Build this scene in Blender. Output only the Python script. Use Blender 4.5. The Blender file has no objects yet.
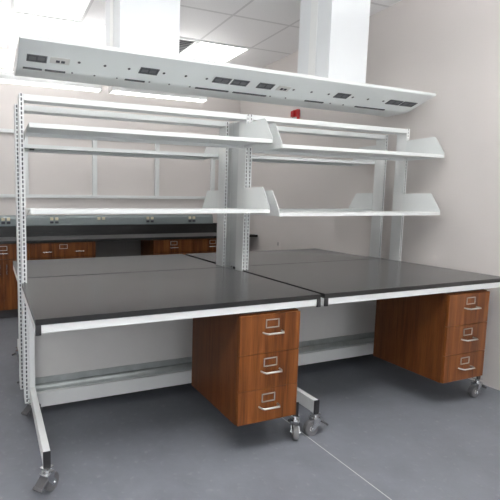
import bpy, bmesh, math, random
from mathutils import Matrix, Vector
random.seed(4)
S = bpy.context.scene
COL = S.collection
PI = math.pi

# ------------------------------------------------------------------ materials
def new_mat(name):
    m = bpy.data.materials.new(name); m.use_nodes = True
    nt = m.node_tree
    return m, nt, nt.nodes['Principled BSDF']

def plain(name, col, rough=.5, metal=0., spec=.5, var=.03, scale=6., bump=0., bscale=200.):
    m, nt, b = new_mat(name)
    b.inputs['Roughness'].default_value = rough
    b.inputs['Metallic'].default_value = metal
    b.inputs['Specular IOR Level'].default_value = spec
    tc = nt.nodes.new('ShaderNodeTexCoord')
    n = nt.nodes.new('ShaderNodeTexNoise'); n.inputs['Scale'].default_value = scale
    n.inputs['Detail'].default_value = 4
    nt.links.new(tc.outputs['Object'], n.inputs['Vector'])
    r = nt.nodes.new('ShaderNodeValToRGB')
    r.color_ramp.elements[0].position = .3; r.color_ramp.elements[1].position = .7
    r.color_ramp.elements[0].color = tuple(c*(1-var) for c in col)+(1,)
    r.color_ramp.elements[1].color = tuple(min(1, c*(1+var)) for c in col)+(1,)
    nt.links.new(n.outputs['Fac'], r.inputs['Fac'])
    nt.links.new(r.outputs['Color'], b.inputs['Base Color'])
    if bump:
        n2 = nt.nodes.new('ShaderNodeTexNoise'); n2.inputs['Scale'].default_value = bscale
        nt.links.new(tc.outputs['Object'], n2.inputs['Vector'])
        bp = nt.nodes.new('ShaderNodeBump'); bp.inputs['Strength'].default_value = bump
        bp.inputs['Distance'].default_value = .002
        nt.links.new(n2.outputs['Fac'], bp.inputs['Height'])
        nt.links.new(bp.outputs['Normal'], b.inputs['Normal'])
    return m

def wood(name, c_dark, c_mid, c_light, off=(0, 0, 0)):
    m, nt, b = new_mat(name)
    b.inputs['Roughness'].default_value = .42
    b.inputs['Specular IOR Level'].default_value = .25
    tc = nt.nodes.new('ShaderNodeTexCoord')
    mp = nt.nodes.new('ShaderNodeMapping'); mp.inputs['Scale'].default_value = (22, 22, 1.3)
    mp.inputs['Location'].default_value = off
    nt.links.new(tc.outputs['Object'], mp.inputs['Vector'])
    n1 = nt.nodes.new('ShaderNodeTexNoise'); n1.inputs['Scale'].default_value = 1.0
    n1.inputs['Detail'].default_value = 5; n1.inputs['Distortion'].default_value = .9
    nt.links.new(mp.outputs['Vector'], n1.inputs['Vector'])
    mp2 = nt.nodes.new('ShaderNodeMapping'); mp2.inputs['Scale'].default_value = (170, 170, 5)
    nt.links.new(tc.outputs['Object'], mp2.inputs['Vector'])
    n2 = nt.nodes.new('ShaderNodeTexNoise'); n2.inputs['Scale'].default_value = 1.0; n2.inputs['Detail'].default_value = 3
    nt.links.new(mp2.outputs['Vector'], n2.inputs['Vector'])
    r = nt.nodes.new('ShaderNodeValToRGB')
    e = r.color_ramp.elements
    e[0].position = .3; e[0].color = c_dark+(1,)
    e[1].position = .72; e[1].color = c_light+(1,)
    k = e.new(.5); k.color = c_mid+(1,)
    nt.links.new(n1.outputs['Fac'], r.inputs['Fac'])
    r2 = nt.nodes.new('ShaderNodeValToRGB')
    r2.color_ramp.elements[0].position = .32; r2.color_ramp.elements[0].color = (.62, .58, .55, 1)
    r2.color_ramp.elements[1].position = .52; r2.color_ramp.elements[1].color = (1, 1, 1, 1)
    nt.links.new(n2.outputs['Fac'], r2.inputs['Fac'])
    mx = nt.nodes.new('ShaderNodeMix'); mx.data_type = 'RGBA'; mx.blend_type = 'MULTIPLY'
    mx.inputs[0].default_value = .8
    nt.links.new(r.outputs['Color'], mx.inputs[6]); nt.links.new(r2.outputs['Color'], mx.inputs[7])
    nt.links.new(mx.outputs[2], b.inputs['Base Color'])
    return m

def emit(name, col, s):
    m, nt, b = new_mat(name)
    b.inputs['Base Color'].default_value = (.8, .8, .8, 1)
    b.inputs['Emission Color'].default_value = col+(1,)
    b.inputs['Emission Strength'].default_value = s
    return m

WHITE = plain('white_powder_coat', (.72, .74, .735), .38, var=.015)
SHELFW = plain('white_shelf_steel', (.69, .715, .712), .42, var=.012)
CARRW = plain('white_carrier_panel', (.79, .825, .82), .4, var=.012)
DARK = plain('dark_slot', (.03, .03, .045), .7)
BLACKP = plain('black_plastic', (.012, .012, .014), .45)
EPOXY = plain('black_epoxy_top', (.012, .012, .0122), .22, spec=.55, var=.1, scale=5., bump=.02, bscale=300)
_b = EPOXY.node_tree.nodes['Principled BSDF']
_b.inputs['Sheen Weight'].default_value = .4; _b.inputs['Sheen Roughness'].default_value = .22
PANEL = plain('grey_white_panel', (.57, .565, .55), .55, var=.02)
INFILL = plain('grey_infill_panel', (.60, .62, .62), .5, var=.02)
GALV = plain('galvanised_steel', (.42, .45, .44), .38, metal=.7, var=.12, scale=9)
CHROME = plain('chrome', (.72, .73, .74), .2, metal=1.)
NICKEL = plain('satin_nickel', (.52, .52, .50), .36, metal=.8)
RUBBER = plain('grey_rubber_wheel', (.13, .13, .135), .5)
PEDAL = plain('dark_brake_plastic', (.055, .055, .06), .45)
WALLM = plain('warm_wall_paint', (.64, .607, .586), .75, var=.01, scale=1.2, bump=.04, bscale=120)
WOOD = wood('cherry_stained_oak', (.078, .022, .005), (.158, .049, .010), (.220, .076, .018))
WOODS = wood('cherry_stained_oak_shaded', (.080, .024, .006), (.115, .036, .009), (.146, .049, .013), (3, 7, 2))  # same oak, darker: the shade on the sides is put into the colour
RACE = plain('grey_raceway', (.20, .235, .24), .45, var=.02)
IVORY = plain('ivory_outlet', (.72, .66, .48), .45)
LGREY = plain('light_grey_plate', (.62, .62, .60), .45)
MGREY = plain('mid_grey_socket', (.13, .135, .145), .5)
DGREY = plain('dark_grey_tray', (.06, .063, .07), .5)
KNEE = plain('grey_knee_panel', (.16, .152, .145), .6, var=.05)
TOE = plain('dark_toe_kick', (.028, .028, .032), .6)
RED = plain('red_alarm_plastic', (.50, .018, .025), .4)
GLOW = emit('light_diffuser', (1., .985, .97), 2.0)
GLOW2 = emit('linear_lens', (1., .99, .98), 1.8)
GLOW3 = emit('front_linear_lens', (1., .985, .96), 11.0)
GLOWUP = emit('rear_added_uplight', (1., .985, .97), 15.0)  # added glow on the rear strips to lighten the ceiling
GLOWUP3 = emit('front_added_uplight', (1., .985, .97), 80.0)  # added glow on the front strips, much stronger, to lighten the ceiling
DUCT = plain('white_column_panel', (.67, .70, .715), .45, var=.008)

def ceiling_mat():
    m, nt, b = new_mat('ceiling_tiles')
    b.inputs['Roughness'].default_value = .9
    tc = nt.nodes.new('ShaderNodeTexCoord')
    sp = nt.nodes.new('ShaderNodeSeparateXYZ'); nt.links.new(tc.outputs['Object'], sp.inputs[0])
    def line(sock, off, pitch):
        a = nt.nodes.new('ShaderNodeMath'); a.operation = 'SUBTRACT'; a.inputs[1].default_value = off
        nt.links.new(sock, a.inputs[0])
        d = nt.nodes.new('ShaderNodeMath'); d.operation = 'DIVIDE'; d.inputs[1].default_value = pitch
        nt.links.new(a.outputs[0], d.inputs[0])
        f = nt.nodes.new('ShaderNodeMath'); f.operation = 'FRACT'; nt.links.new(d.outputs[0], f.inputs[0])
        s = nt.nodes.new('ShaderNodeMath'); s.operation = 'SUBTRACT'; s.inputs[1].default_value = .5
        nt.links.new(f.outputs[0], s.inputs[0])
        ab = nt.nodes.new('ShaderNodeMath'); ab.operation = 'ABSOLUTE'; nt.links.new(s.outputs[0], ab.inputs[0])
        g = nt.nodes.new('ShaderNodeMath'); g.operation = 'GREATER_THAN'; g.inputs[1].default_value = .5-.014/pitch
        nt.links.new(ab.outputs[0], g.inputs[0])
        return g.outputs[0]
    lx = line(sp.outputs['X'], 2.205, .71); ly = line(sp.outputs['Y'], 1.99, .713)
    mxm = nt.nodes.new('ShaderNodeMath'); mxm.operation = 'MAXIMUM'
    nt.links.new(lx, mxm.inputs[0]); nt.links.new(ly, mxm.inputs[1])
    n = nt.nodes.new('ShaderNodeTexNoise'); n.inputs['Scale'].default_value = 160
    nt.links.new(tc.outputs['Object'], n.inputs['Vector'])
    r = nt.nodes.new('ShaderNodeValToRGB')
    r.color_ramp.elements[0].position = .35; r.color_ramp.elements[0].color = (.84, .835, .84, 1)
    r.color_ramp.elements[1].position = .5; r.color_ramp.elements[1].color = (.90, .895, .90, 1)
    nt.links.new(n.outputs['Fac'], r.inputs['Fac'])
    mx = nt.nodes.new('ShaderNodeMix'); mx.data_type = 'RGBA'
    nt.links.new(mxm.outputs[0], mx.inputs[0]); nt.links.new(r.outputs['Color'], mx.inputs[6])
    mx.inputs[7].default_value = (.70, .695, .70, 1)
    nt.links.new(mx.outputs[2], b.inputs['Base Color'])
    return m

def floor_mat():
    m, nt, b = new_mat('grey_sheet_vinyl')
    b.inputs['Specular IOR Level'].default_value = .45
    tc = nt.nodes.new('ShaderNodeTexCoord')
    n = nt.nodes.new('ShaderNodeTexNoise'); n.inputs['Scale'].default_value = 3.2; n.inputs['Detail'].default_value = 8
    n.inputs['Roughness'].default_value = .7
    nt.links.new(tc.outputs['Object'], n.inputs['Vector'])
    r = nt.nodes.new('ShaderNodeValToRGB')
    r.color_ramp.elements[0].position = .3; r.color_ramp.elements[0].color = (.122, .132, .153, 1)
    r.color_ramp.elements[1].position = .72; r.color_ramp.elements[1].color = (.168, .180, .205, 1)
    nt.links.new(n.outputs['Fac'], r.inputs['Fac'])
    # scattered scuffs and chalky specks
    n2 = nt.nodes.new('ShaderNodeTexNoise'); n2.inputs['Scale'].default_value = 26; n2.inputs['Detail'].default_value = 6
    nt.links.new(tc.outputs['Object'], n2.inputs['Vector'])
    r2 = nt.nodes.new('ShaderNodeValToRGB')
    r2.color_ramp.elements[0].position = .60; r2.color_ramp.elements[0].color = (0, 0, 0, 1)
    r2.color_ramp.elements[1].position = .78; r2.color_ramp.elements[1].color = (.5, .5, .5, 1)
    nt.links.new(n2.outputs['Fac'], r2.inputs['Fac'])
    mx = nt.nodes.new('ShaderNodeMix'); mx.data_type = 'RGBA'
    nt.links.new(r2.outputs['Color'], mx.inputs[0]); nt.links.new(r.outputs['Color'], mx.inputs[6])
    mx.inputs[7].default_value = (.24, .24, .25, 1)
    # welded seam running towards the camera
    sp = nt.nodes.new('ShaderNodeSeparateXYZ'); nt.links.new(tc.outputs['Object'], sp.inputs[0])
    a = nt.nodes.new('ShaderNodeMath'); a.operation = 'SUBTRACT'; a.inputs[1].default_value = 1.638
    nt.links.new(sp.outputs['X'], a.inputs[0])
    ab = nt.nodes.new('ShaderNodeMath'); ab.operation = 'ABSOLUTE'; nt.links.new(a.outputs[0], ab.inputs[0])
    lt = nt.nodes.new('ShaderNodeMath'); lt.operation = 'LESS_THAN'; lt.inputs[1].default_value = .0032
    nt.links.new(ab.outputs[0], lt.inputs[0])
    mx2 = nt.nodes.new('ShaderNodeMix'); mx2.data_type = 'RGBA'
    nt.links.new(lt.outputs[0], mx2.inputs[0]); nt.links.new(mx.outputs[2], mx2.inputs[6])
    mx2.inputs[7].default_value = (.42, .42, .42, 1)
    nt.links.new(mx2.outputs[2], b.inputs['Base Color'])
    rr = nt.nodes.new('ShaderNodeMapRange'); rr.inputs['To Min'].default_value = .42; rr.inputs['To Max'].default_value = .6
    nt.links.new(n.outputs['Fac'], rr.inputs['Value']); nt.links.new(rr.outputs[0], b.inputs['Roughness'])
    bp = nt.nodes.new('ShaderNodeBump'); bp.inputs['Strength'].default_value = .08; bp.inputs['Distance'].default_value = .003
    nt.links.new(n2.outputs['Fac'], bp.inputs['Height']); nt.links.new(bp.outputs['Normal'], b.inputs['Normal'])
    return m

CEIL = ceiling_mat(); FLOOR = floor_mat()

# ------------------------------------------------------------------ mesh helpers
class MB:
    def __init__(self): self.bm = bmesh.new()
    def box(self, x0, x1, y0, y1, z0, z1, bev=0., mi=0, M=None):
        r = bmesh.ops.create_cube(self.bm, size=1)
        vs = r['verts']
        T = Matrix.Translation(((x0+x1)/2, (y0+y1)/2, (z0+z1)/2)) @ Matrix.Diagonal((abs(x1-x0), abs(y1-y0), abs(z1-z0), 1))
        bmesh.ops.transform(self.bm, matrix=T, verts=vs)
        fs = list({f for v in vs for f in v.link_faces})
        for f in fs: f.material_index = mi
        if bev:
            es = list({e for v in vs for e in v.link_edges})
            o = bmesh.ops.bevel(self.bm, geom=es, offset=bev, segments=2, affect='EDGES', profile=.6)
            vs = list({v for f in o['faces'] for v in f.verts} | {v for v in vs if v.is_valid})
            for v in vs:
                for f in v.link_faces: f.material_index = mi
        if M is not None: bmesh.ops.transform(self.bm, matrix=M, verts=vs)
        return self
    def prism(self, pts, axis, a0, a1, mi=0, M=None, bev=0.):
        """closed outline pts (2D) extruded along axis; for x pts=(y,z), y pts=(x,z), z pts=(x,y)"""
        def P(p, a):
            return (a, p[0], p[1]) if axis == 'x' else (p[0], a, p[1]) if axis == 'y' else (p[0], p[1], a)
        A = [self.bm.verts.new(P(p, a0)) for p in pts]; B = [self.bm.verts.new(P(p, a1)) for p in pts]
        fs = [self.bm.faces.new(A), self.bm.faces.new(B[::-1])]
        n = len(pts)
        for i in range(n):
            fs.append(self.bm.faces.new((A[i], B[i], B[(i+1) % n], A[(i+1) % n])))
        for f in fs: f.material_index = mi
        bmesh.ops.recalc_face_normals(self.bm, faces=fs)
        if bev:
            es = list({e for f in fs for e in f.edges})
            bmesh.ops.bevel(self.bm, geom=es, offset=bev, segments=2, affect='EDGES')
        if M is not None: bmesh.ops.transform(self.bm, matrix=M, verts=A+B)
        return self
    def cyl(self, p0, p1, r, seg=20, r2=None, mi=0):
        p0 = Vector(p0); p1 = Vector(p1); d = p1-p0
        q = d.to_track_quat('Z', 'Y').to_matrix().to_4x4()
        o = bmesh.ops.create_cone(self.bm, cap_ends=True, segments=seg, radius1=r, radius2=r if r2 is None else r2, depth=d.length)
        bmesh.ops.transform(self.bm, matrix=Matrix.Translation((p0+p1)/2) @ q, verts=o['verts'])
        for f in {f for v in o['verts'] for f in v.link_faces}: f.material_index = mi
        return self
    def tube(self, pts, r, seg=10):
        """round bar following pts"""
        pts = [Vector(p) for p in pts]; rings = []
        for i, p in enumerate(pts):
            t = (pts[min(i+1, len(pts)-1)]-pts[max(i-1, 0)]).normalized()
            q = t.to_track_quat('Z', 'Y')
            rings.append([self.bm.verts.new(p + q @ Vector((r*math.cos(a), r*math.sin(a), 0))) for a in [2*PI*k/seg for k in range(seg)]])
        for a, b in zip(rings, rings[1:]):
            for k in range(seg):
                self.bm.faces.new((a[k], a[(k+1) % seg], b[(k+1) % seg], b[k]))
        self.bm.faces.new(rings[0][::-1]); self.bm.faces.new(rings[-1])
        return self
    def build(self, name, mats, parent=None, smooth=False, loc=None):
        bmesh.ops.recalc_face_normals(self.bm, faces=self.bm.faces[:])
        me = bpy.data.meshes.new(name); self.bm.to_mesh(me); self.bm.free()
        if not isinstance(mats, (list, tuple)): mats = [mats]
        for m in mats: me.materials.append(m)
        if smooth:
            for p in me.polygons: p.use_smooth = True
            me.set_sharp_from_angle(angle=math.radians(35))
        o = bpy.data.objects.new(name, me); COL.objects.link(o)
        if parent is not None: o.parent = parent
        if loc is not None: o.location = loc
        return o

def tag(o, label, cat, group=None):
    o['label'] = label; o['category'] = cat
    if group: o['group'] = group
    return o
def thing(name, loc, label, cat, group=None, rz=0.):
    o = bpy.data.objects.new(name, None); COL.objects.link(o)
    o.empty_display_size = .1
    o.location = loc; o.rotation_euler = (0, 0, rz)
    return tag(o, label, cat, group)
def struct(o):
    o['kind'] = 'structure'; return o
def link_copy(o, parent):
    c = o.copy(); COL.objects.link(c); c.parent = parent; return c

# ------------------------------------------------------------------ the room
XW, YB, ZC = 3.515, 3.85, 3.35
XL, YF = -3.6, -4.6
struct(MB().box(XL-.12, XW+.12, YF-.12, YB+.12, -.1, 0).build('floor', FLOOR))
struct(MB().box(XL-.12, XW+.12, YF-.12, YB+.12, ZC, ZC+.1).build('ceiling', CEIL))
struct(MB().box(XL-.12, XW+.12, YB, YB+.12, 0, ZC).build('wall_back', WALLM))
struct(MB().box(XW, XW+.12, YF, YB, 0, ZC).build('wall_right', WALLM))
struct(MB().box(XL-.12, XL, YF, YB+.12, 0, ZC).build('wall_left', WALLM))

# ------------------------------------------------------------------ ceiling fixtures
def troffer(cx, cy, w, d, label, mat=GLOW):
    t = thing('ceiling_light', (cx, cy, ZC), label, 'ceiling light', 'recessed ceiling lights')
    f = MB()
    f.box(-w/2, w/2, -d/2, -d/2+.02, -.012, 0).box(-w/2, w/2, d/2-.02, d/2, -.012, 0)
    f.box(-w/2, -w/2+.02, -d/2+.02, d/2-.02, -.012, 0).box(w/2-.02, w/2, -d/2+.02, d/2-.02, -.012, 0)
    f.build('light_frame', WHITE, t)
    MB().box(-w/2+.021, w/2-.021, -d/2+.021, d/2-.021, -.008, -.001).build('diffuser', mat, t)
    return t
troffer(2.56, 3.06, .70, .70, 'square ceiling light glowing between the two white columns, next to the grey vent')
troffer(.425, 3.06, .70, .70, 'square ceiling light washed out above the left end of the service carrier')
troffer(.425, 2.345, .70, .70, 'square ceiling light at the top left, nearer the viewer than its neighbour')
v = thing('ceiling_vent', (1.85, 3.06, ZC), 'grey louvred air vent in the ceiling beside the glowing square light', 'vent')
f = MB()
f.box(-.345, .345, -.345, -.31, -.012, 0).box(-.345, .345, .31, .345, -.012, 0)
f.box(-.345, -.31, -.31, .31, -.012, 0).box(.31, .345, -.31, .31, -.012, 0)
f.build('vent_frame', WHITE, v)
f = MB().box(-.31, .31, -.31, .31, -.003, 0, mi=1)
for k in range(12):
    y = -.29+k*.0527
    f.box(-.31, .31, -.014, .014, -.0015, .0015, M=Matrix.Translation((0, y, -.009)) @ Matrix.Rotation(.5, 4, 'X'))
f.build('louvre', [LGREY, MGREY], v)

# suspended linear lights along the back wall
ZS = 2.757
def linear(x0, x1, label, y=3.15, lens=None, up=None, group='strip lights along the back wall'):
    t = thing('linear_light', ((x0+x1)/2, y, ZS), label, 'strip light', group)
    h = (x1-x0)/2
    MB().prism([(-.065, .012), (.065, .012), (.065, .05), (.055, .10), (-.055, .10), (-.065, .05)], 'x', -h, h).build('housing', WHITE, t)
    MB().box(-h+.01, h-.01, -.055, .055, 0, .012).build('lens', lens or GLOW2, t)
    MB().box(-h+.03, h-.03, -.05, .05, .1, .104).build('added_uplight', up or GLOWUP, t)  # glowing top face added to throw light on the ceiling
    for s in (-1, 1):
        MB().box(s*h-.006 if s > 0 else -h-.006, s*h+.006 if s > 0 else -h+.006, -.069, .069, -.003, .104).build('end_cap', LGREY, t)
    for s in (-.7, .7):
        MB().cyl((s*h, 0, .10), (s*h, 0, ZC-ZS), .004, 8).build('suspension_rod', CHROME, t)
linear(-2.0, 1.10, 'long white strip light near the back wall, left one ending behind the service carrier')
linear(1.225, 2.52, 'shorter white strip light near the back wall, right one ending near the middle posts')
linear(-2.2, -.3, 'long white strip light above the aisle in front of the benches, left one', -1.0, GLOW3, GLOWUP3, 'strip lights over the front aisle')
linear(-.1, 1.5, 'long white strip light above the aisle in front of the benches, middle one', -1.0, GLOW3, GLOWUP3, 'strip lights over the front aisle')
linear(1.7, 3.3, 'long white strip light above the aisle in front of the benches, right one', -1.0, GLOW3, GLOWUP3, 'strip lights over the front aisle')

# ------------------------------------------------------------------ overhead service carrier
CX1 = 3.42
t = thing('service_carrier', (0, 1.04, 2.243), 'long white wing shaped overhead service carrier with outlets, fixed to two columns', 'service carrier')
Y0, Z0 = 1.04, 2.243
prof = [(-.36, .135), (-.362, .127), (-.36, .119), (-.30, .098), (-.14, .042), (-.115, .034), (-.085, .029)]
prof = prof + [(-a, b) for a, b in prof[::-1]]
MB().prism(prof, 'x', 0.006, CX1-.006).build('body', CARRW, t)
for x in (0, CX1-.006):
    MB().prism([(a*1.008, b+(.003 if b > .06 else -.002)) for a, b in prof], 'x', x, x+.006).build('end_cap', WHITE, t)
MB().box(.006, CX1-.006, -.363, -.352, .1352, .142).build('edge_trim', WHITE, t)
for x0, cw in ((.652, .435), (2.412, .402)):
    c = MB().box(x0, x0+cw, -.185, .19, .136, ZC-Z0, .004).build('riser_column', DUCT, t)
    MB().box(x0-.006, x0+cw+.006, -.191, .196, .1355, .142).build('base_trim', WHITE, c)
    MB().box(x0-.0025, x0, -.03, .05, .145, ZC-Z0-.002).build('cover_strip', WHITE, c)
t.location.z += .016; t.rotation_euler = (0, .0048, 0)
# outlets on the sloping face: local frame u along x, w down the slope
dirv = Vector((0, .16, -.056)).normalized(); nor = Vector((0, -.056, -.16)).normalized()
def slope_M(x, s):
    o = Vector((0, -.30, .098)) + dirv*(s-.0675)
    X = Vector((1, 0, 0))
    return Matrix(((X.x, dirv.x, nor.x, x), (X.y, dirv.y, nor.y, o.y), (X.z, dirv.z, nor.z, o.z), (0, 0, 0, 1)))
def c_box(x, w=.128, s=.152):
    M = slope_M(x, s); h = .031
    f = MB()
    f.box(-w/2, w/2, -h, -h+.004, 0, .005, M=M).box(-w/2, w/2, h-.004, h, 0, .005, M=M)
    f.box(-w/2, -w/2+.004, -h, h, 0, .005, M=M).box(w/2-.004, w/2, -h, h, 0, .005, M=M)
    f.box(-w/2+.004, w/2-.004, -h+.004, h-.004, 0, .0012, mi=1, M=M)
    p = f.build('power_box', [MGREY, DGREY], t)
    g = MB()
    for k in (-1, 1):
        g.box(k*w*.22-w*.17, k*w*.22+w*.17, -.014, .016, .001, .004, .0008, M=M)
    g.build('socket_face', MGREY, p)
def c_plate(x, w=.118, s=.155):
    M = slope_M(x, s)
    p = MB().box(-w/2, w/2, -.028, .028, 0, .004, .001, M=M).build('data_plate', LGREY, t)
    p['label'] = 'light data plate with two dark ports'
    g = MB()
    for k in (-.4, .6):
        g.box(k*.032-.012, k*.032+.012, -.006, .016, .0035, .0055, M=M)
    g.build('data_port', DARK, p)
for x in (.849, 1.412, 1.564, 1.787, 2.532, 3.113, 3.280): c_box(x, .134 if x < 3 else .15)
c_box(.114, .122, .166)
c_plate(.255, .122, .163); c_plate(1.953, .112)
for k, x in enumerate((.375, .544, .709, .960, 1.126, 1.291, 2.05, 2.223, 2.396, 2.648, 2.815, 2.989)):
    M = slope_M(x, .155)
    MB().cyl(M @ Vector((0, 0, -.002)), M @ Vector((0, 0, .0025)), .0095, 12).build('fixture_hole', DGREY, t)
for x0, x1 in ((.037, .156), (.174, .304), (.715, .86), (1.258, 1.535), (1.577, 1.876), (2.258, 2.445), (2.795, 3.135)):
    MB().box(x0, x1, -.113, -.096, .026, .040).build('cable_slot', DGREY, t)
for x in (.35, .50, .657, .895, 1.047, 1.211, 1.915, 2.063, 2.52, 2.66):
    MB().cyl((x, -.108, .028), (x, -.108, .042), .0065, 10).build('fixture_hole', MGREY, t)

# ------------------------------------------------------------------ casters
def make_caster(parent):
    H = .142
    b = MB()
    zc = -H+.046
    b.box(-.024, .024, -.024, .024, -.005, 0, .001)
    b.cyl((0, 0, -.026), (0, 0, -.005), .013, 16)
    b.cyl((0, 0, -.034), (0, 0, -.022), .025, 20)
    for s in (-1, 1):
        b.prism([(-.030, -.030), (.030, -.030), (.026, -.06), (.048, zc+.004), (.040, zc-.014), (.022, zc-.014), (-.014, -.066)], 'x', s*.023-.002, s*.023+.002)
    b.box(-.023, .023, -.03, .03, -.036, -.030)
    b.cyl((-.030, .032, zc), (.030, .032, zc), .008, 12)
    c = b.build('caster', CHROME, parent, smooth=True)
    w = MB()
    w.cyl((-.016, .032, zc), (.016, .032, zc), .043, 28)
    w.cyl((-.012, .032, zc), (.012, .032, zc), .046, 28)
    w.cyl((-.018, .032, zc), (.018, .032, zc), .016, 24, mi=1)
    w.build('wheel', [RUBBER, LGREY], c, smooth=True)
    M = Matrix.Translation((0, -.026, -.050)) @ Matrix.Rotation(.55, 4, 'X')
    p = MB()
    p.box(-.025, .025, -.050, .012, -.005, .005, .003, M=M)
    p.box(-.027, .027, -.060, -.044, -.007, .007, .003, M=M)
    p.build('brake_pedal', PEDAL, c, smooth=True)
    return c
PROTO = [None]
def caster(parent, x, y, rz, z=.195):
    if PROTO[0] is None:
        c = make_caster(parent); PROTO[0] = c
    else:
        c = link_copy(PROTO[0], parent)
        for k in PROTO[0].children: link_copy(k, c)
    c.location = (x, y, z); c.rotation_euler = (0, 0, rz)
    return c

# ------------------------------------------------------------------ lab benches
ZT = .914
def post_mesh(b, x0, x1, y0, y1, z0, z1, slot_x):
    b.box(x0, x1, y0+.003, y1-.003, z0, z1, mi=0)
    for ya, yb in ((y0, y0+.0032), (y1-.0032, y1)):
        sw = .0045
        b.box(x0, slot_x-sw, ya, yb, z0, z1); b.box(slot_x+sw, x1, ya, yb, z0, z1)
        p = .0285; n = int((z1-z0)/p)
        for k in range(n+1):
            za = z0+k*p; zb = min(z1, za+p*.29)
            b.box(slot_x-sw, slot_x+sw, ya, yb, za, zb)
        yy = (y0+.0025, y0+.0031) if ya == y0 else (y1-.0031, y1-.0025)
        b.box(slot_x-sw, slot_x+sw, yy[0], yy[1], z0, z1, mi=1)
    return b

def bench(loc, rz, L, D, py, feet, shelf_y, shelf_z, plates, label, posts, casters, foot_y, shelf_x=None, zt=2.115):
    """local frame: x along the front edge, y from the front edge (0) to the back (D)"""
    py0, py1 = py
    t = thing('lab_bench', loc, label, 'lab bench', 'lab benches under the service carrier', rz)
    # worktop, notched round the posts
    n = py0-.004; pl, pr = posts
    if pr[1] > L: pts = [(0, 0), (L, 0), (L, n), (min(L-.004, pr[0]-.004), n), (min(L-.004, pr[0]-.004), D)]
    else: pts = [(0, 0), (L, 0), (L, n), (pr[0]-.004, n), (pr[0]-.004, D)]
    pts += [(pl[1]+.004, D), (pl[1]+.004, n), (0, n)]
    MB().prism(pts, 'z', ZT-.028, ZT, bev=.0015).build('worktop', EPOXY, t)
    # frame under the top
    zr0, zr1 = ZT-.068, ZT-.028
    MB().box(.026, L-.026, .004, .034, zr0, zr1, .002).build('front_rail', WHITE, t)
    MB().box(.05, L-.05, py0-.06, py0-.03, zr0, zr1, .002).build('rear_rail', WHITE, t)
    for x in (0.001, L-.026):
        r = MB().box(x, x+.025, .006, py0-.006, zr0-.006, zr1, .002).build('side_rail', WHITE, t)
        MB().box(x-.0005, x+.0255, -.001, .008, zr0-.008, zr1+.001, .0015).build('end_cap', BLACKP, r)
    # slotted uprights and the rails that tie them together
    for i, (a, b_) in enumerate(posts):
        sx = (a+b_)/2
        post_mesh(MB(), a, b_, py0, py1, .095, zt, sx).build('slotted_post', [WHITE, DARK], t)
    MB().box(posts[0][1], posts[1][0], py0+.002, py1-.004, zt-.040, zt-.002, .002).build('top_rail', SHELFW, t)
    # back panel and lower channel
    MB().box(posts[0][1]-.002, posts[1][0]+.002, py0+.030, py0+.045, .245, ZT-.030).build('back_panel', PANEL, t)
    ch = MB().prism([(py0-.012, .06), (py0+.05, .06), (py0+.05, .165), (py0-.012, .158)], 'x', posts[0][1], posts[1][0]).build('lower_rail', WHITE, t)
    MB().prism([(py0+.012, .160), (py0+.029, .160), (py0+.029, .252), (py0+.022, .252), (py0+.022, .212), (py0+.010, .206), (py0+.010, .200), (py0+.020, .196), (py0+.012, .180)], 'x', posts[0][1]+.002, posts[1][0]-.002).build('cable_tray', GALV, ch)
    # C-shaped legs
    for i, (fx, fy) in enumerate(zip(feet, foot_y)):
        lg = MB().box(fx-.018, fx+.018, fy, py0+.02, .142, .222, .003)
        lg.box(fx-.018, fx+.018, py0-.052, py0-.002, .220, zr0+.002, .003)
        lo = lg.build('leg', WHITE, t)
        MB().box(fx-.0185, fx+.0185, fy-.004, fy+.003, .141, .223, .001).build('end_cap', BLACKP, lo)
        MB().box(min(fx, posts[i][0]+.01)-.012, max(fx, posts[i][1]-.01)+.012, py0+.018, py0+.03, .15, .215).build('post_bracket', WHITE, lo)
        caster(t, fx, fy+.006, casters[i][0], .142)
        caster(t, fx, py0-.035, casters[i][1], .142)
    # cantilever shelves
    sx0, sx1 = shelf_x if shelf_x else (posts[0][0]+.03, posts[1][1]-.004)
    for z in shelf_z:
        y0, y1 = shelf_y
        s = MB()
        s.box(sx0, sx1, y0, y1, z-.003, z)
        s.box(sx0, sx1, y0, y0+.010, z-.026, z-.002, .0015)
        s.box(sx0, sx1, y1-.004, y1, z-.026, z-.002)
        s.box(sx0, sx1, y0+.010, y0+.03, z-.026, z-.022)
        so = s.build('shelf', SHELFW, t)
        for i in (0, 1):
            x = sx0-.0035 if i == 0 else sx1
            if plates[i]:
                MB().prism([(y0+.004, z-.024), (y1-.001, z-.024), (y1-.001, z+.158), (y0+.098, z+.158), (y0+.084, z+.150), (y0+.004, z+.012)], 'x', x, x+.0035).build('end_plate', SHELFW, so)
            else:
                MB().prism([(y0+.06, z-.004), (y1-.001, z-.004), (y1-.001, z-.055), (y1-.05, z-.05)], 'x', x, x+.0035).build('bracket', LGREY, so)
        MB().box(sx1-.11, sx1-.075, y0+.035, y0+.065, z-.014, z-.004).build('shelf_clip', DGREY, so)
    return t

FL = bench((0, 0, 0), 0, 1.638, 1.040, (.875, .975), (.052, 1.560), (.525, .874), (1.400, 1.880), (False, True),
      'front left lab bench with black worktop, open left end and two white shelves', ((.005, .034), (1.668, 1.694)), ((-.8, -.9), (2.6, 2.8)), (.08, .08), (.034, 1.648))
FR = bench((1.668, 0, 0), 0, 1.70, 1.040, (.875, .975), (.034, 1.567), (.525, .874), (1.376, 1.852), (True, True),
      'front right lab bench with black worktop reaching to the wall on the right', ((.030, .058), (1.695, 1.725)), ((1.5, 1.2), (1.6, 2.5)), (.06, .06), (.066, 1.692))
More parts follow.
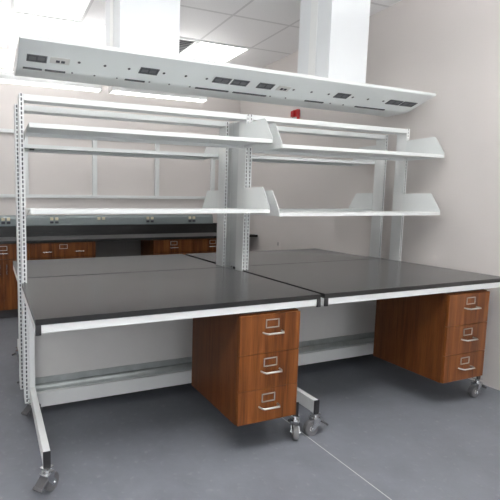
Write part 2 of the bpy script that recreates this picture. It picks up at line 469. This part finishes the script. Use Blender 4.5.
# the back-to-back pair behind them (turned round, origin at their own front left corner)
RL = bench((1.628, 1.906, 0), PI, 1.634, .858, (.701, .806), (.10, 1.595), (.410, .700), (1.385, 1.845), (True, False),
      'rear left lab bench, back to back with the front left one, facing the cabinets', ((-.025, .003), (1.610, 1.637)), ((-2.5, .4), (.6, .4)), (.045, .045), (-.006, 1.59), 2.095)
RR = bench((3.33, 1.906, 0), PI, 1.660, .858, (.701, .806), (.10, 1.595), (.410, .700), (1.385, 1.85), (True, True),
      'rear right lab bench, back to back with the front right one, by the right wall', ((-.072, -.042), (1.602, 1.630)), ((2.4, .4), (.6, .4)), (.045, .045), (-.04, 1.595), 2.095)
MB().box(.020, .0285, .9745, 1.098, .918, 2.08).build('infill_panel', INFILL, FR)

# ------------------------------------------------------------------ drawer pedestals hung under the worktops
def pull(w, off=.032, r=.0045):
    h = w/2
    return [(-h, 0, 0), (-h+.002, -off*.55, 0), (-h+.012, -off, 0), (h-.012, -off, 0), (h-.002, -off*.55, 0), (h, 0, 0)]
def card_frame(b, w, h):
    t_ = .0055
    b.box(-w/2, w/2, -.004, 0, h/2-t_, h/2).box(-w/2, w/2, -.004, 0, -h/2, -h/2+t_)
    b.box(-w/2, -w/2+t_, -.004, 0, -h/2, h/2).box(w/2-t_, w/2, -.004, 0, -h/2, h/2)
    return b
def pedestal(x0, x1, y0, label):
    w = x1-x0; d = .57
    t = thing('drawer_pedestal', (x0, y0, .195), label, 'drawer unit', 'drawer pedestals under the front benches')
    zt = .638
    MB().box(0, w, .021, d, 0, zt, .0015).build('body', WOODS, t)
    MB().box(.02, w-.02, .03, d-.02, zt, .651).build('hanging_rail', BLACKP, t)
    zs = (.003, .199, .4085, .632)
    for k in (2, 1, 0):
        za, zb = zs[k]+.0015, zs[k+1]-.0015
        dr = MB().box(.001, w-.001, 0, .0205, za, zb, .0015).build('drawer', WOOD, t)
        hx = w*.5+.012
        cf = MB(); card_frame(cf, .090, .050)
        cf.build('card_holder', NICKEL, dr, loc=(hx-.005*(3-k)+.002, 0, zb-.052))
        MB().tube(pull(.126, .036), .0054).build('handle', NICKEL, dr, smooth=True, loc=(hx-.005*(3-k)+.004, 0, zb-.101))
    return t
pedestal(1.087, 1.492, -.002, 'cherry wood three drawer pedestal under the front left bench')
pedestal(2.752, 3.172, -.002, 'cherry wood three drawer pedestal under the front right bench, near the wall')

# ------------------------------------------------------------------ counter run along the back wall
YFACE = 3.29
def cabinet(x0, x1, kind, label):
    w = x1-x0
    t = thing('base_cabinet', (x0, YFACE, 0), label, 'cabinet', 'wooden base cabinets along the back wall')
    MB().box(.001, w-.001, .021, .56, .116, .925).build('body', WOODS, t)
    MB().box(.001, w-.001, .07, .55, 0, .116).build('toe_kick', TOE, t)
    zd = .735
    dr = MB().box(.003, w-.003, 0, .02, zd+.002, .915, .001).build('drawer', WOOD, t)
    cf = MB(); card_frame(cf, .10, .055); cf.build('card_holder', NICKEL, dr, loc=(w/2, 0, .868))
    for hx in ((w/2,) if kind != 'wide' else (w/2-.20, w/2+.20)):
        MB().tube(pull(.13), .006).build('handle', CHROME, dr, smooth=True, loc=(hx, 0, .808))
    n = 2
    for k in range(n):
        a = .003+k*(w-.006)/n; b = .003+(k+1)*(w-.006)/n
        door = MB().box(a+.0015, b-.0015, 0, .02, .12, zd-.002, .001).build('door', WOOD, t)
        MB().tube([(p[2], p[1], p[0]) for p in pull(.13)], .006).build('handle', CHROME, door, smooth=True,
            loc=((b-.04) if k == 0 else (a+.04), 0, zd-.12))
cabinet(-2.4, -1.12, 'wide', 'wooden base cabinet at the far left of the back counter')
cabinet(-1.12, -.36, 'one', 'wooden base cabinet left of the one seen beside the slotted posts')
cabinet(-.36, .25, 'one', 'wooden base cabinet seen left of the slotted posts, under the back counter')
cabinet(.25, 1.073, 'wide', 'wide wooden base cabinet with two drawer pulls, left of the dark knee space')
cabinet(1.87, 2.46, 'one', 'wooden base cabinet just right of the dark knee space')
cabinet(2.46, 3.08, 'one', 'wooden base cabinet beside the middle posts, second right of the knee space')
o = MB().box(1.075, 1.868, 3.80, 3.845, 0, .925).build('knee_space_panel', KNEE)
tag(o, 'dark grey panel at the back of the open knee space between cabinets', 'panel')

t = thing('counter', (0, YFACE, .925), 'black worktop with upstand running along the back wall above the cabinets', 'counter')
MB().box(-3.4, 3.50, -.035, YB-YFACE-.004, 0, .032, .002).build('worktop', EPOXY, t)
MB().box(-3.4, 3.50, YB-YFACE-.05, YB-YFACE-.004, .0325, .178, .002).build('upstand', EPOXY, t)

t = thing('raceway', (0, 3.845, 1.104), 'grey wall raceway with sockets above the black back counter', 'raceway')
MB().prism([(-.001, 0), (-.14, 0), (-.145, .01), (-.135, .10), (-.115, .132), (-.10, .136), (-.001, .136)], 'x', -3.3, 2.98).build('cover', RACE, t)
MB().prism([(-.001, 0), (-.14, 0), (-.145, .01), (-.135, .10), (-.115, .132), (-.10, .136), (-.001, .136)], 'x', 2.98, 3.0).build('end_cap', RACE, t)
for i, x in enumerate((-1.9, -1.26, -.63, .0, .61, 1.25, 1.97, 2.64)):
    p = MB()
    for k in (-1, 1): p.box(x+k*.033-.02, x+k*.033+.02, -.148, -.136, .072, .108, .001)
    so = p.build('socket', IVORY, t)
    if i != 5:
        q = MB()
        for k in (-1, 1): q.box(x+k*.033-.022, x+k*.033+.022, -.151, -.138, .030, .056, .001)
        q.build('data_port', DARK, so)

t = thing('wall_shelf_rack', (0, 3.845, 1.47), 'white ladder of wall standards and rails above the back counter', 'wall rack')
for z in (0, .83):
    MB().box(-2.6, 3.06, -.03, 0, z, z+.045, .001).build('rail', SHELFW, t)
for x in (-2.5, -1.58, -.655, .268, 1.19, 2.12, 3.045):
    MB().box(x-.032, x+.032, -.034, -.001, .046, .829).build('standard', SHELFW, t)

# ------------------------------------------------------------------ right wall fittings
t = thing('fire_alarm', (XW, 2.53, 2.535), 'red fire alarm sounder on the right wall above the right bench posts', 'fire alarm')
MB().box(-.04, 0, -.05, .05, -.075, .075, .004).build('body', RED, t)
MB().box(-.07, -.039, -.01, .045, -.01, .062, .006).build('strobe_hood', RED, t)
MB().box(-.055, -.039, -.04, .04, -.06, -.02, .004).build('strobe_lens', LGREY, t)
t = thing('wall_socket', (XW, 2.80, .87), 'small pale wall socket low on the right wall behind the rear right bench', 'socket')
MB().box(-.006, 0, -.04, .04, -.06, .06, .002).build('plate', WALLM, t)
MB().box(-.008, -.005, -.008, .008, -.022, .022).build('slot', MGREY, t)

# ------------------------------------------------------------------ world, camera
W = bpy.data.worlds.new('World'); S.world = W; W.use_nodes = True
W.node_tree.nodes['Background'].inputs[0].default_value = (.97, .985, 1., 1)
W.node_tree.nodes['Background'].inputs[1].default_value = 0.95

cd = bpy.data.cameras.new('camera'); cam = bpy.data.objects.new('camera', cd); COL.objects.link(cam)
R_ = Vector((.93812081, -.34620516, .00844547)); U_ = Vector((.02532296, .09289932, .99535344)); F_ = Vector((.34538108, .93354791, -.09591772))
cam.matrix_world = Matrix(((R_.x, U_.x, -F_.x, -.17567698), (R_.y, U_.y, -F_.y, -1.90572802), (R_.z, U_.z, -F_.z, 1.46267628), (0, 0, 0, 1)))
cd.sensor_fit = 'HORIZONTAL'; cd.sensor_width = 36
cd.lens = 417.0258/500*36
cd.shift_x = 104.7669/500; cd.shift_y = -10.5017/500
cd.clip_start = .05
S.camera = cam
S.view_settings.view_transform = 'Standard'; S.view_settings.look = 'None'
S.view_settings.gamma = 1; S.view_settings.use_curve_mapping = False
S.view_settings.exposure = 0.86
